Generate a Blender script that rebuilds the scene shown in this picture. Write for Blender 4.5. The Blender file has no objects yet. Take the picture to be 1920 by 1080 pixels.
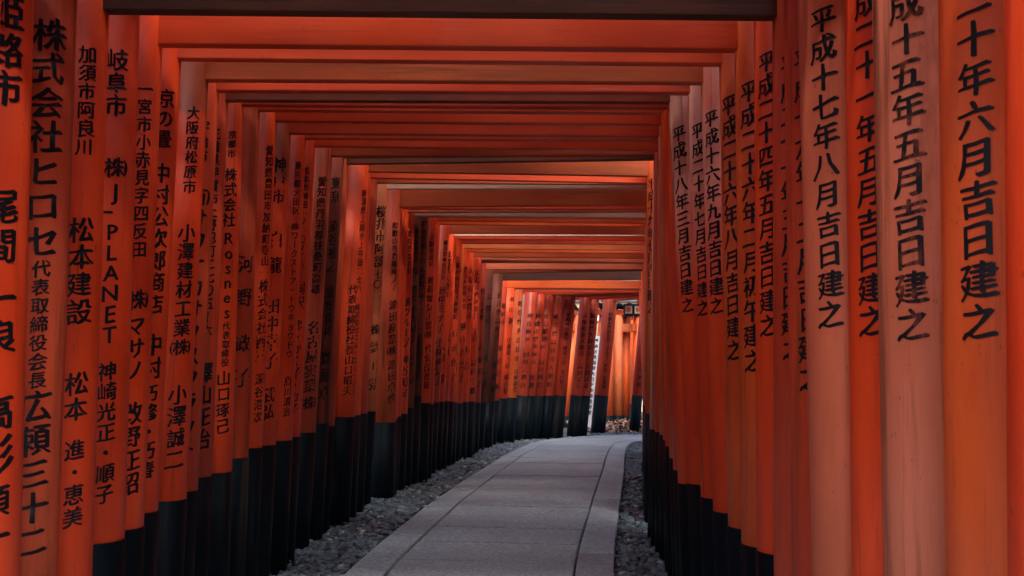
import bpy, bmesh, math, random
import numpy as np
from mathutils import Vector, Matrix

random.seed(11)
rng = np.random.default_rng(7)
SC = bpy.context.scene
COL = SC.collection
R = math.radians

# ------------------------------------------------------------------ camera, world, sun, exposure
FPX = 1870.0                     # focal length in pixels of the 1920 px wide photograph
HOR = 697.0
PITCH = math.atan((HOR - 540.0) / FPX)
CAMH = 1.0
cam = bpy.data.cameras.new('camera'); cam.sensor_width = 36.0
cam.lens = 36.0 * FPX / 1920.0; cam.clip_start = 0.05; cam.clip_end = 600
camo = bpy.data.objects.new('camera', cam); COL.objects.link(camo)
camo.location = (0, 0, CAMH); camo.rotation_euler = (R(90) + PITCH, 0, 0)
cam.dof.use_dof = True; cam.dof.focus_distance = 6.0; cam.dof.aperture_fstop = 16
SC.camera = camo

SUN_EL, SUN_AZ = R(56), R(169)   # azimuth from +Y clockwise: high behind the camera, a little to the right
W = bpy.data.worlds.new('World'); SC.world = W; W.use_nodes = True
wn = W.node_tree.nodes; wl = W.node_tree.links
sky = wn.new('ShaderNodeTexSky'); sky.sky_type = 'NISHITA'; sky.sun_disc = False
sky.sun_elevation = SUN_EL; sky.sun_rotation = SUN_AZ
sky.air_density = 1.0; sky.dust_density = 5.0; sky.ozone_density = 1.0
wn['Background'].inputs['Strength'].default_value = 0.15
wl.new(sky.outputs[0], wn['Background'].inputs['Color'])
sun = bpy.data.lights.new('sun', 'SUN'); sun.energy = 1.4; sun.angle = R(26); sun.color = (1, .93, .84)
suno = bpy.data.objects.new('sun', sun); COL.objects.link(suno)
sd = Vector((math.sin(SUN_AZ) * math.cos(SUN_EL), math.cos(SUN_AZ) * math.cos(SUN_EL), math.sin(SUN_EL)))
suno.rotation_euler = sd.to_track_quat('Z', 'Y').to_euler(); suno.location = sd * 40
SC.view_settings.view_transform = 'Standard'; SC.view_settings.look = 'None'
SC.view_settings.exposure = 1.88; SC.view_settings.gamma = 1.0
SC.render.engine = 'CYCLES'
SC.cycles.use_denoising = True
SC.cycles.max_bounces = 8; SC.cycles.diffuse_bounces = 5

# ------------------------------------------------------------------ helpers
CT, ST = math.cos(PITCH), math.sin(PITCH)
def ray(x, y):
    u = (x - 960) / FPX; v = (540 - y) / FPX
    return Vector((u, CT - v * ST, ST + v * CT))
def at_t(x, y, t): return Vector((0, 0, CAMH)) + ray(x, y) * t
def at_Y(x, y, Y):
    r = ray(x, y); return Vector((0, 0, CAMH)) + r * (Y / r.y)
def at_Z(x, y, Z):
    r = ray(x, y); return Vector((0, 0, CAMH)) + r * ((Z - CAMH) / r.z)

def props(o, label=None, cat=None, group=None, kind=None):
    if label: o['label'] = label
    if cat: o['category'] = cat
    if group: o['group'] = group
    if kind: o['kind'] = kind
    return o
def empty(name, loc, rz=0.0):
    o = bpy.data.objects.new(name, None); COL.objects.link(o)
    o.empty_display_size = .2; o.location = loc; o.rotation_euler = (0, 0, rz); return o
def link(name, me, mat=None, parent=None, loc=None, rot=None):
    o = bpy.data.objects.new(name, me); COL.objects.link(o)
    if mat is not None and not me.materials: me.materials.append(mat)
    if parent is not None: o.parent = parent
    if loc is not None: o.location = loc
    if rot is not None: o.rotation_euler = rot
    return o
def mesh_np(name, v, f, smooth=False):
    me = bpy.data.meshes.new(name)
    me.from_pydata([tuple(map(float, p)) for p in v], [], [tuple(map(int, q)) for q in f]); 
    if smooth: me.polygons.foreach_set('use_smooth', [True] * len(me.polygons))
    me.update(); return me
def mesh_fast(name, v, tri, smooth=False):
    me = bpy.data.meshes.new(name)
    n, m = len(v), len(tri)
    me.vertices.add(n); me.vertices.foreach_set('co', np.asarray(v, np.float32).ravel())
    me.loops.add(3 * m); me.polygons.add(m)
    me.loops.foreach_set('vertex_index', np.asarray(tri, np.int32).ravel())
    me.polygons.foreach_set('loop_start', np.arange(0, 3 * m, 3, dtype=np.int32))
    if smooth: me.polygons.foreach_set('use_smooth', np.ones(m, bool))
    me.update(calc_edges=True); return me
def box_bm(bm, lo, hi, bev=0.0):
    r = bmesh.ops.create_cube(bm, size=1.0)
    c = [(a + b) / 2 for a, b in zip(lo, hi)]; s = [b - a for a, b in zip(lo, hi)]
    for v in r['verts']: v.co = Vector((c[0] + v.co.x * s[0], c[1] + v.co.y * s[1], c[2] + v.co.z * s[2]))
    if bev:
        es = list({e for v in r['verts'] for e in v.link_edges})
        bmesh.ops.bevel(bm, geom=es, offset=bev, segments=2, affect='EDGES', profile=.6)
def bm_mesh(name, bm, smooth=False):
    me = bpy.data.meshes.new(name); bm.to_mesh(me); bm.free()
    if smooth: me.polygons.foreach_set('use_smooth', [True] * len(me.polygons))
    return me
def box_mesh(name, lo, hi, bev=0.0):
    bm = bmesh.new(); box_bm(bm, lo, hi, bev); return bm_mesh(name, bm)

# ------------------------------------------------------------------ materials
class NT:
    def __init__(s, name):
        s.m = bpy.data.materials.new(name); s.m.use_nodes = True
        s.t = s.m.node_tree; s.p = s.t.nodes['Principled BSDF']
    def n(s, typ, **k):
        o = s.t.nodes.new(typ)
        for a, b in k.items(): setattr(o, a, b)
        return o
    def l(s, a, b): s.t.links.new(a, b)
    def coords(s, scale, rand=True):
        tc = s.n('ShaderNodeTexCoord'); mp = s.n('ShaderNodeMapping'); mp.inputs['Scale'].default_value = scale
        if rand:
            oi = s.n('ShaderNodeObjectInfo'); ml = s.n('ShaderNodeMath', operation='MULTIPLY'); ml.inputs[1].default_value = 37.0
            s.l(oi.outputs['Random'], ml.inputs[0])
            cb = s.n('ShaderNodeCombineXYZ')
            for i in range(3): s.l(ml.outputs[0], cb.inputs[i])
            s.l(cb.outputs[0], mp.inputs['Location'])
        s.l(tc.outputs['Object'], mp.inputs['Vector']); return mp.outputs[0]
    def noise(s, vec, scale, detail=4, rough=.55):
        q = s.n('ShaderNodeTexNoise'); q.inputs['Scale'].default_value = scale
        q.inputs['Detail'].default_value = detail; q.inputs['Roughness'].default_value = rough
        s.l(vec, q.inputs['Vector']); return q.outputs['Fac']
    def ramp(s, fac, a, b, lo=0.0, hi=1.0):
        q = s.n('ShaderNodeMapRange'); q.inputs['From Min'].default_value = a; q.inputs['From Max'].default_value = b
        q.inputs['To Min'].default_value = lo; q.inputs['To Max'].default_value = hi; s.l(fac, q.inputs['Value']); return q.outputs[0]
    def math(s, op, a, b):
        q = s.n('ShaderNodeMath', operation=op)
        for i, z in enumerate((a, b)):
            if isinstance(z, (int, float)): q.inputs[i].default_value = z
            else: s.l(z, q.inputs[i])
        return q.outputs[0]
    def mix(s, fac, a, b):
        q = s.n('ShaderNodeMix', data_type='RGBA')
        if isinstance(fac, (int, float)): q.inputs[0].default_value = fac
        else: s.l(fac, q.inputs[0])
        for i, z in ((6, a), (7, b)):
            if isinstance(z, tuple): q.inputs[i].default_value = z + (1,) if len(z) == 3 else z
            else: s.l(z, q.inputs[i])
        return q.outputs[2]
    def bump(s, h, strength=.3, dist=.003, prev=None):
        q = s.n('ShaderNodeBump'); q.inputs['Strength'].default_value = strength; q.inputs['Distance'].default_value = dist
        s.l(h, q.inputs['Height'])
        if prev is not None: s.l(prev, q.inputs['Normal'])
        return q.outputs[0]

MATS = {}
def paint(name, col, fade=0.0, wear=0.0, rough=.42, along='z', fadecol=(.54, .17, .10), woodcol=(.12, .038, .014), top=0.0, fz=0.0):
    """vermilion paint on timber: blotches, chalky fading and painted sky sheen, dark worn grain, all running along the timber"""
    if name in MATS: return MATS[name]
    k = NT(name)
    st = (1, 1, .20) if along == 'z' else (.14, 1, 1)
    v1 = k.coords(st); v2 = k.coords((1, 1, .35) if along == 'z' else (.35, 1, 1))
    v3 = k.coords((1, 1, .04) if along == 'z' else (.04, 1, 1))
    big = k.noise(v2, 3.2, 5); mid = k.noise(v1, 16, 6, .6); fine = k.noise(v3, 120, 3, .6)
    dark = tuple(c * q for c, q in zip(col, (.66, .58, .6))); light = tuple(min(1, c * q + a) for c, q, a in zip(col, (1.10, 1.35, 1.4), (0, .008, .006)))
    c = k.mix(k.ramp(big, .3, .7), dark, light)
    c = k.mix(k.ramp(mid, .42, .78, 0, .35), c, tuple(x * .62 for x in col))
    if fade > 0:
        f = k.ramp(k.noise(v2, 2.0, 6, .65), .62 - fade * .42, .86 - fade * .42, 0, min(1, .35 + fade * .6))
        if fz > 0:      # sky sheen painted into the upper part of the pillar, with a ragged lower limit
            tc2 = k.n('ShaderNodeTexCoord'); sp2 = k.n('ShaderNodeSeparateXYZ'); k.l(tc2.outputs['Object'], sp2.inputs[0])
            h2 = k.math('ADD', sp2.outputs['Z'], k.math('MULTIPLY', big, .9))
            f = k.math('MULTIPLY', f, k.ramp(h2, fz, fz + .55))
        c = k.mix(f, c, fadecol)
    if wear > 0:
        w1 = k.ramp(k.noise(v3, 22, 5, .7), .60 - wear * .2, .68 - wear * .16, 0, .85)
        w2 = k.ramp(k.noise(v1, 6, 6, .7), .66 - wear * .34, .80 - wear * .3, 0, .8)
        w = k.math('MAXIMUM', k.math('MULTIPLY', w1, k.ramp(big, .35, .62)), w2)
        c = k.mix(w, c, woodcol)
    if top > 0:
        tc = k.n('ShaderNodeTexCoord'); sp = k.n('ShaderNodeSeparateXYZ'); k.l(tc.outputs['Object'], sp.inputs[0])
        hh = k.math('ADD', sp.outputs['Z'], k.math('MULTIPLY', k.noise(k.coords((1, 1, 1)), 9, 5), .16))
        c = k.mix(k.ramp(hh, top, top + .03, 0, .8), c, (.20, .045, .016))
    spk = k.noise(k.coords((1, 1, .6)), 70, 4, .7)
    c = k.mix(k.ramp(spk, .655, .69, 0, .6), c, (.12, .03, .012))
    scr = k.ramp(k.noise(v3, 34, 3, .5), .725, .75, 0, .55)          # thin weathered scratches down to grey wood
    scr = k.math('MULTIPLY', scr, k.ramp(k.noise(v2, 5, 4), .5, .6)); c = k.mix(scr, c, (.20, .13, .10))
    dk = k.ramp(k.noise(v3, 60, 4, .6), .58, .72, 0, .28); c = k.mix(dk, c, tuple(x * .35 for x in col))
    k.l(c, k.p.inputs['Base Color'])
    rr = k.ramp(k.noise(v2, 7, 5), .3, .7, rough - .1 + fade * .15, rough + .14 + fade * .15 + wear * .1); k.l(rr, k.p.inputs['Roughness'])
    b = k.bump(fine, .35 + wear * .4, .0012); b = k.bump(mid, .4, .004, b); k.l(b, k.p.inputs['Normal'])
    k.p.inputs['Specular IOR Level'].default_value = .24
    MATS[name] = k.m; return k.m

RED = (.78, .050, .010); ORG = (.76, .102, .018); DEEP = (.52, .042, .013)
def P(code, along='z'):
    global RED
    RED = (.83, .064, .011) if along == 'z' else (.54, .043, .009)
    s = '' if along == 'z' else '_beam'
    d = {
     'r': lambda n: paint(n, RED, .10, .05, along=along),
     'r2': lambda n: paint(n, (.60, .058, .018), .15, .15, along=along),
     'o': lambda n: paint(n, ORG, .25, .05, along=along),
     'o2': lambda n: paint(n, (.70, .16, .05), .45, .10, along=along),
     'p': lambda n: paint(n, (.58, .12, .05), .60, .12, along=along, rough=.5, fadecol=(.66, .165, .085)),  # faded paint; on the beams the pink also paints in sky sheen
     'pp': lambda n: paint(n, (.60, .24, .14), 1.1, .05, along=along, rough=.5, fadecol=(.66, .43, .33)),  # pale tone paints sky sheen into the beams besides fading
     'w': lambda n: paint(n, (.60, .065, .018), .2, .45, along=along, rough=.55),
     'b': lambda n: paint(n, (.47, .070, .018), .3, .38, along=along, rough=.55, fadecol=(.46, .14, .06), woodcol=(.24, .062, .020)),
     'd': lambda n: paint(n, (.25, .030, .012), .05, .75, along=along, rough=.6, woodcol=(.05, .02, .012)),  # dark brown timber; on the deepest pillars it paints in shade
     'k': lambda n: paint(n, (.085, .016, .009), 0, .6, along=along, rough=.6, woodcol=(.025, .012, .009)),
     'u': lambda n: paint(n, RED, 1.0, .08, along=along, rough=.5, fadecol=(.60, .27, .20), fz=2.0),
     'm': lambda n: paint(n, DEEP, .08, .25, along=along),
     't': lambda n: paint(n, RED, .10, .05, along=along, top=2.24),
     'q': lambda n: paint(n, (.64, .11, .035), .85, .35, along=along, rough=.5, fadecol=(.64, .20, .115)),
    }
    return d[code]({'r':'vermilion','r2':'vermilion_aged','o':'orange_paint','o2':'orange_faded','p':'pink_faded_sheen','pp':'pale_faded_sheen','w':'weathered_vermilion','b':'brown_bare_timber','d':'dark_timber_and_shade','k':'blackened_timber','u':'vermilion_sheen_top','m':'deep_red','t':'vermilion_bare_top','q':'pink_worn'}[code] + s)

def mat_black():
    k = NT('black_base_paint'); v = k.coords((1, 1, .12)); n = k.noise(v, 14, 6, .65); g = k.noise(k.coords((1, 1, .3)), 4, 5)
    c = k.mix(k.ramp(n, .4, .75), (.0008, .004, .007), (.003, .009, .014)); c = k.mix(k.ramp(g, .6, .8, 0, .35), c, (.018, .016, .014))
    dz = k.noise(k.coords((1, 1, .06)), 9, 6, .7); c = k.mix(k.ramp(dz, .54, .72, 0, .6), c, (.034, .027, .020))
    k.l(c, k.p.inputs['Base Color']); k.l(k.ramp(g, .3, .7, .35, .62), k.p.inputs['Roughness']); k.p.inputs['Specular IOR Level'].default_value = .06
    k.l(k.bump(n, .5, .003), k.p.inputs['Normal']); return k.m
BLACK = mat_black()
def mat_ink(name, worn):
    k = NT(name); n = k.noise(k.coords((1, 1, .5)), 60, 5, .7)
    c = k.mix(k.ramp(n, .62 - worn * .2, .78 - worn * .2, 0, .25 + worn * .65), (.006, .007, .010), (.26, .06, .03) if worn else (.02, .02, .024))
    k.p.inputs['Specular IOR Level'].default_value = .2
    k.l(c, k.p.inputs['Base Color']); k.p.inputs['Roughness'].default_value = .4 if not worn else .6; return k.m
INK = mat_ink('black_ink', 0.0); INKW = mat_ink('worn_ink', .75)
def mat_stone():
    k = NT('granite_slab'); v = k.coords((1, 1, 1)); a = k.noise(v, 3, 6, .6); b = k.noise(v, 48, 4, .75); g = k.noise(v, 130, 2)
    oi = k.n('ShaderNodeObjectInfo')
    c = k.mix(k.ramp(a, .3, .7), (.25, .325, .39), (.35, .44, .50)); c = k.mix(k.ramp(b, .40, .60, 0, .95), c, (.17, .185, .215))
    c = k.mix(k.ramp(g, .62, .70, 0, .5), c, (.62, .66, .70)); c = k.mix(k.ramp(oi.outputs['Random'], 0, 1, 0, .28), c, (.17, .185, .21))
    c = k.mix(k.ramp(k.noise(v, 5, 7, .75), .52, .72, 0, .6), c, (.13, .14, .155))
    k.l(c, k.p.inputs['Base Color']); k.p.inputs['Roughness'].default_value = .75
    k.l(k.bump(g, .5, .002, k.bump(b, .6, .004)), k.p.inputs['Normal']); return k.m
STONE = mat_stone()
def mat_pebble():
    k = NT('river_pebble'); g = k.n('ShaderNodeNewGeometry'); 
    r = g.outputs['Random Per Island']; v = k.coords((1, 1, 1), False)
    c = k.mix(k.ramp(r, 0, .8), (.010, .020, .030), (.095, .140, .175)); c = k.mix(k.ramp(r, .955, .97), c, (.34, .33, .32))
    c = k.mix(k.ramp(k.noise(v, 160, 3), .5, .8, 0, .5), c, (.05, .055, .06))
    k.l(c, k.p.inputs['Base Color']); k.p.inputs['Roughness'].default_value = .55; return k.m
def mat_leaf(name, cols, rough=.6):
    k = NT(name); g = k.n('ShaderNodeNewGeometry'); r = g.outputs['Random Per Island']
    c = k.mix(k.ramp(r, 0, .5), cols[0], cols[1]); c = k.mix(k.ramp(r, .5, 1), c, cols[2])
    k.l(c, k.p.inputs['Base Color']); k.p.inputs['Roughness'].default_value = rough; return k.m
def mat_plain(name, col, rough=.6, nscale=12, var=.25, st=(1, 1, 1)):
    k = NT(name); n = k.noise(k.coords(st), nscale, 5, .6)
    c = k.mix(k.ramp(n, .3, .7), tuple(x * (1 - var) for x in col), tuple(min(1, x * (1 + var)) for x in col))
    k.l(c, k.p.inputs['Base Color']); k.p.inputs['Roughness'].default_value = rough; k.l(k.bump(n, .3, .004), k.p.inputs['Normal']); return k.m

# ------------------------------------------------------------------ glyphs: brush-like strokes from the built-in font
GL = {}
DG = bpy.context.evaluated_depsgraph_get()
_cu = bpy.data.curves.new('glyph', 'FONT'); _cu.resolution_u = 2
_go = bpy.data.objects.new('glyph', _cu); COL.objects.link(_go)
def raw_glyph(ch, off):
    _cu.body = ch; _cu.offset = off
    _cu.update_tag(); DG.update()
    ev = _go.evaluated_get(DG); m = ev.to_mesh()
    v = np.empty(len(m.vertices) * 3, np.float64); m.vertices.foreach_get('co', v); v = v.reshape(-1, 3)[:, :2]
    m.calc_loop_triangles(); t = np.empty(len(m.loop_triangles) * 3, np.int32)
    m.loop_triangles.foreach_get('vertices', t); t = t.reshape(-1, 3)
    ev.to_mesh_clear(); return v.copy(), t.copy()
def slice_glyph(v, t, step):
    bm = bmesh.new(); vs = [bm.verts.new((a, b, 0)) for a, b in v]
    for q in t:
        try: bm.faces.new([vs[i] for i in q])
        except ValueError: pass
    x = -.5 + step
    while x < .5:
        bmesh.ops.bisect_plane(bm, geom=bm.verts[:] + bm.edges[:] + bm.faces[:], plane_co=(x, 0, 0), plane_no=(1, 0, 0)); x += step
    bmesh.ops.triangulate(bm, faces=bm.faces[:]); bm.verts.index_update()
    V = np.array([q.co[:2] for q in bm.verts]); T = np.array([[q.index for q in f.verts] for f in bm.faces]); bm.free(); return V, T
def glyph(ch, lod):
    key = (ch, lod)
    if key in GL: return GL[key]
    if ch == '㈱' or ch == '㈲':
        a, ta = raw_glyph('株' if ch == '㈱' else '有', 0.0); a = (a - (.5, .38)) * .86
        l, tl = raw_glyph('(', 0.0); r, tr = raw_glyph(')', 0.0)
        l = (l - (.16, .30)) * (.6, .72) + (-.50, 0); r = (r - (.16, .30)) * (.6, .72) + (.50, 0)
        v = np.vstack([a, l, r]); t = np.vstack([ta, tl + len(a), tr + len(a) + len(l)])
    else:
        v, t = raw_glyph(ch, 0.0 if lod < 2 else .006)
        if ord(ch) < 256:
            w = v[:, 0]; v = (v - ((w.min() + w.max()) / 2, .36)) * 1.15
        else: v = v - (.5, .38)
        if ch == 'ー': v = np.stack([v[:, 1] * -1, v[:, 0]], 1)
    if lod == 0: v, t = slice_glyph(v, t, .17)
    if True:     # a slanted flat brush dragged over the strokes: diagonal stroke ends, unequal stroke widths
        dense = len(t) > (420 if lod == 0 else 190)
        d = np.array([.066, -.042]) * (.66 if dense else 1.0) * (1.0 if lod == 0 else (.72 if lod == 1 else .5)); n = 3 if lod == 0 else 2
        wv = (.36 + .98 * np.clip(v[:, 0] + .5, 0, 1) + .28 * np.sin(v[:, 1] * 11 + v[:, 0] * 5 + ord(ch[0])))[:, None]
        if lod: wv = np.ones_like(wv)
        V = [v + d * wv * (i / (n - 1) - .5) for i in range(n)]
        t = np.vstack([t + i * len(v) for i in range(n)]); v = np.vstack(V)
    v = v.copy(); v[:, 1] += v[:, 0] * .17 + .03 * v[:, 0] ** 2       # strokes rise to the right
    v[:, 0] += .012 * np.sin(v[:, 1] * 7 + ord(ch)); v[:, 1] += .012 * np.sin(v[:, 0] * 9 + ord(ch) * 2)
    GL[key] = (v, t); return v, t

def inscription(segs, rad, ang, parent, lod, mat, width=None, pitchmax=.085, wsc=1.0):
    """segs: (text, ztop, zbottom, column offset) in the pillar's own space; ang: direction the writing faces (0 = -Y)"""
    for seg in segs:
        VV, TT, n0 = [], [], 0
        s, z1, z0 = seg[:3]; off = seg[3] if len(seg) > 3 else 0.0
        n = len(s)
        if n == 0: continue
        p = (z1 - z0) / n; size = min(p * .98, pitchmax)
        for i, ch in enumerate(s):
            if ch in ' 　': continue
            v, t = glyph(ch, lod)
            zc = z1 - (i + .5) * p
            sc = size * (1 + rng.normal() * .03)
            a = ang + off + (v[:, 0] * sc * wsc + rng.normal() * .001) / rad
            z = zc + v[:, 1] * sc
            rr = rad + .0012
            VV.append(np.stack([np.sin(a) * rr, -np.cos(a) * rr, z], 1)); TT.append(t + n0); n0 += len(v)
        if not VV: continue
        me = mesh_fast('inscription', np.vstack(VV), np.vstack(TT)); link('inscription', me, mat, parent)

# ------------------------------------------------------------------ torii gates
CYL = {}
def pillar_mesh(rad, z0, z1, name, mat, seg=40, dome=False, nz=1):
    key = (round(rad, 4), round(z0, 3), round(z1, 3), name, mat.name)
    if key in CYL: return CYL[key]
    zs = [z0 + (z1 - z0) * i / nz for i in range(nz + 1)]
    v = []; f = []
    for z in zs:
        for i in range(seg):
            a = 2 * math.pi * i / seg; v.append((rad * math.cos(a), rad * math.sin(a), z))
    for j in range(nz):
        for i in range(seg):
            a, b = j * seg + i, j * seg + (i + 1) % seg
            f.append((a, b, b + seg, a + seg))
    f.append(tuple(range(seg - 1, -1, -1))); f.append(tuple(nz * seg + i for i in range(seg)))
    me = mesh_np(name, v, f); me.polygons.foreach_set('use_smooth', [len(p.vertices) == 4 for p in me.polygons]); me.update()
    me.materials.append(mat); CYL[key] = me; return me

GROUP = 'torii gates lining the path'
def build_gate(g):
    """g: L, R = world points on the two pillar axes at the tie beam's lower edge height; bL, bR = axes near the foot"""
    L, Rr = g['L'], g['R']; hn = (L.z + Rr.z) / 2
    mid = (L + Rr) / 2; yaw = math.atan2(Rr.y - L.y, Rr.x - L.x); span = math.hypot(Rr.x - L.x, Rr.y - L.y)
    roll = math.atan2(Rr.z - L.z, span)
    root = empty('torii_gate', (mid.x, mid.y, 0), yaw)
    props(root, g['label'], 'torii gate', GROUP)
    inv = Matrix.Rotation(-yaw, 4, 'Z') @ Matrix.Translation((-mid.x, -mid.y, 0))
    nh = g.get('nh', .14); topz = hn + g.get('rise', .54)
    for side in ('L', 'R'):
        T, B = inv @ g[side], inv @ g['b' + side]
        d = (T - B).normalized(); base = B - d * ((B.z + .25) / d.z)          # foot reaches into the ground
        ln = (topz - base.z) / d.z
        q = d.to_track_quat('Z', 'X')
        q = Vector((0, 0, 1)).rotation_difference(d)
        rad = g['rad' + side]; m = P(g['m' + side])
        po = link('pillar', pillar_mesh(rad, 0, round(ln, 2), 'pillar', m), None, root, base)
        po.rotation_mode = 'QUATERNION'; po.rotation_quaternion = q
        bh = g['bh' + side] - base.z                                        # top edge of the black foot
        link('black_footing', pillar_mesh(rad + .003, 0, round(bh, 3), 'black_footing', BLACK), None, po)
        tx = g.get('t' + side)
        if tx:
            rs = []
            for s in tx:
                off = s[3] if len(s) > 3 else 0
                rs.append((s[0], s[1] - base.z, s[2] - base.z, off))
            sg = 1 if side == 'L' else -1
            ang = sg * g.get('a' + side, R(46)) - yaw
            t = g['t']
            inscription(rs, rad, ang, po, 0 if t < 4.4 else (1 if t < 8.0 else 2), INKW if g.get('ink' + side) else INK, wsc=g.get('wsc', 1.0))
    # tie beam: passes through both pillars
    ex = .20; th = g.get('nt', .045)
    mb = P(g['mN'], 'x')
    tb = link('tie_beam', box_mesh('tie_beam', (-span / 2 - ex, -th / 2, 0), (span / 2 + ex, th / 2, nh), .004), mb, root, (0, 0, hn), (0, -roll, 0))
    # lintel with its cap, on top of the pillars
    bm = bmesh.new(); e1 = .30
    box_bm(bm, (-span / 2 - e1, -.045, topz), (span / 2 + e1, .045, topz + .10), .004)
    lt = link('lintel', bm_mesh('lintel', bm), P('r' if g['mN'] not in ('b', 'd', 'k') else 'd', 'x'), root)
    bm = bmesh.new()
    hw = span / 2 + e1 + .08; segs = 12; v = []; f = []
    for i in range(segs + 1):
        x = -hw + 2 * hw * i / segs; up = .06 * abs(x / hw) ** 3
        z0 = topz + .103 + up
        v += [(x, -.05, z0), (x, .05, z0), (x, .065, z0 + .035), (x, 0, z0 + .06), (x, -.065, z0 + .035)]
    for i in range(segs):
        for j in range(5):
            a = i * 5 + j; b = i * 5 + (j + 1) % 5; f.append((a, b, b + 5, a + 5))
    f.append((0, 1, 2, 3, 4)); f.append(tuple(segs * 5 + j for j in (4, 3, 2, 1, 0)))
    bm.free()
    link('roof_cap', mesh_np('roof_cap', v, f), BLACK, lt)
    return root

# screen measurements -> world.   each row: key, xl, yl, xr, yr, foot edge left (x,y), foot edge right (x,y), mats L R N, texts L, R, extras
def tk(s): return s
G = []; OUT = []
def gate(t, xl, yl, xr, yr, fl, fr, mats, tl=None, tr=None, label='', **k):
    G.append(dict(t=t, xl=xl, yl=yl, xr=xr, yr=yr, fl=fl, fr=fr, mats=mats, tl=tl, tr=tr, label=label, k=k))
JK = '吉日建之'
gate(1.42, None, -260, 1880, -260, None, (1890, 1080), 'r r r', None, [('平成二十年一月' + JK, -60, 640)], 'nearest torii gate, only its red right pillar at the picture edge')
gate(1.67, None, -180, 1755, -180, None, (1773, 1080), 'r o r', None, [('平成二十年六月' + JK, -150, 645)], 'torii gate whose large orange right pillar is dated 平成二十年六月', aR=R(49))
gate(1.93, None, -140, 1632, -140, None, (1657, 1080), 'r q r', None, [('平成十五年五月' + JK, -60, 645)], 'torii gate with weathered pink right pillar and faded dripping date 平成十五年五月', inkR=1, aR=R(43))
gate(2.12, None, -110, 1582, -110, None, (1597, 1080), 'r r r', None, [('平成二十一年五月' + JK, -60, 635)], 'torii gate whose clean red right pillar is dated 平成二十一年五月, beside the weathered pink one', aR=R(51))
gate(2.27, 66, -80, 1493, -80, (38, 1080), (1523, 1080), 'r p r',
     [('姫路市', 5, 215), ('尾間', 360, 505), ('一良', 530, 670), ('高彩', 735, 890), ('頭一', 905, 1035)],
     [('平成十七年八月' + JK, 30, 620)], 'torii gate with faded pink right pillar dated 平成十七年八月', aL=R(50), aR=R(43))
gate(2.48, 147, -50, 1468, -50, (108, 1080), (1485, 1080), 'w r2 r',
     [('株式会社ヒロセ', 50, 490), ('代表取締役会長', 492, 730), ('広頼三十二', 730, 1040)],
     [('平成十六年十二月' + JK, 100, 735)], 'torii gate whose brown weathered left pillar starts with 株式会社', aL=R(42), aR=R(44))
gate(2.71, 205, 23, 1448, 36, (173, 1080), (1451, 1080), 'r r2 k',
     [('加須市阿良川', 98, 302), ('松本建設', 412, 612), ('松本', 695, 790), ('進・恵美', 820, 985)],
     [('平成二十一年五月' + JK, 110, 680)], 'torii gate with the blackish beam along the top of the picture', aR=R(44), nh=.16, aL=R(47))
gate(2.95, 263, 16, 1413, 16, (234, 1012), (1419, 1033), 'r r r',
     [('岐阜市', 105, 230), ('㈱', 300, 345), ('JｰPLANET', 348, 648), ('神崎光正・順子', 678, 940)],
     [('平成二十四年五月' + JK, 105, 635)], 'torii gate whose left pillar starts 岐阜市, right pillar dated 平成二十四年五月', nh=.10, aL=R(43), aR=R(50))
gate(3.14, 305, 86, 1377, 97, (270, 988), (1390, 1020), 'r o r',
     [('一宮市小赤見字四反田', 160, 488), ('㈱', 540, 588), ('マサノ', 592, 715), ('改野正昭', 752, 925)],
     [('平成二十六年二月初午建之', 160, 700)], 'torii gate with the tall bright red beam, left pillar starting 一宮市', nh=.15, aR=R(46), aL=R(52))
gate(3.36, 340, 112, 1348, 123, (297, 957), (1365, 986), 'r o r',
     [('京の畳', 173, 285), ('中村公次郎商店', 310, 592), ('中村', 625, 712), ('巧修・巧春', 718, 895)],
     [('平成二十六年八月' + JK, 185, 678)], 'torii gate whose left pillar starts with 京の畳, right pillar dated 平成二十六年八月', aL=R(52), aR=R(54))
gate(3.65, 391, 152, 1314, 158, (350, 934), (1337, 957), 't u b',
     [('大阪府松原市', 205, 368), ('小澤建材工業㈱', 422, 668), ('小澤誠二', 718, 878)],
     [('平成十六年九月' + JK, 212, 592)], 'torii gate with bare brown grained beam, left pillar starting 大阪府松原市', aR=R(50), aL=R(46))
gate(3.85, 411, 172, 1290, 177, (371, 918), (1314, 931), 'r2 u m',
     [('宇治市', 230, 312), ('㈲サワナカサクスクラット', 352, 860)],
     [('平成二十年七月' + JK, 235, 595)], 'torii gate right behind the bare brown beam, left pillar starting 宇治市', aL=R(42), aR=R(50))
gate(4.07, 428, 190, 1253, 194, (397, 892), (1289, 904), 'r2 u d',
     [('三重県伊賀市上野忍町二七〇五ー六', 245, 632), ('澤山正治', 678, 842)],
     [('平成十八年三月' + JK, 240, 588)], 'torii gate whose pinkish right pillar is dated 平成十八年三月, dull brown-red beam', aL=R(46), aR=R(48))
gate(4.27, 457, 199, 1250, 205, (435, 884), (1271, 905), 'r r m',
     [('京都市', 250, 302), ('株式会社', 318, 430), ('Rosnes', 436, 600), ('代表取締役', 604, 688), ('山口琢己', 694, 812)],
     [('平成二十三年五月' + JK, 245, 620)], 'torii gate whose left pillar starts 京都市, right pillar mostly hidden by its neighbour', aR=R(20), aL=R(45))
gate(4.48, 487, 208, 1239, 215, (466, 857), (1262, 880), 'w r r2',
     [('河', 478, 516), ('野', 540, 578), ('政', 624, 664), ('子', 688, 726)],
     [('平成十二年四月' + JK, 268, 600)], 'torii gate whose stained left pillar reads 河野政子 in widely spaced characters', aR=R(25), aL=R(51))
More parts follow.
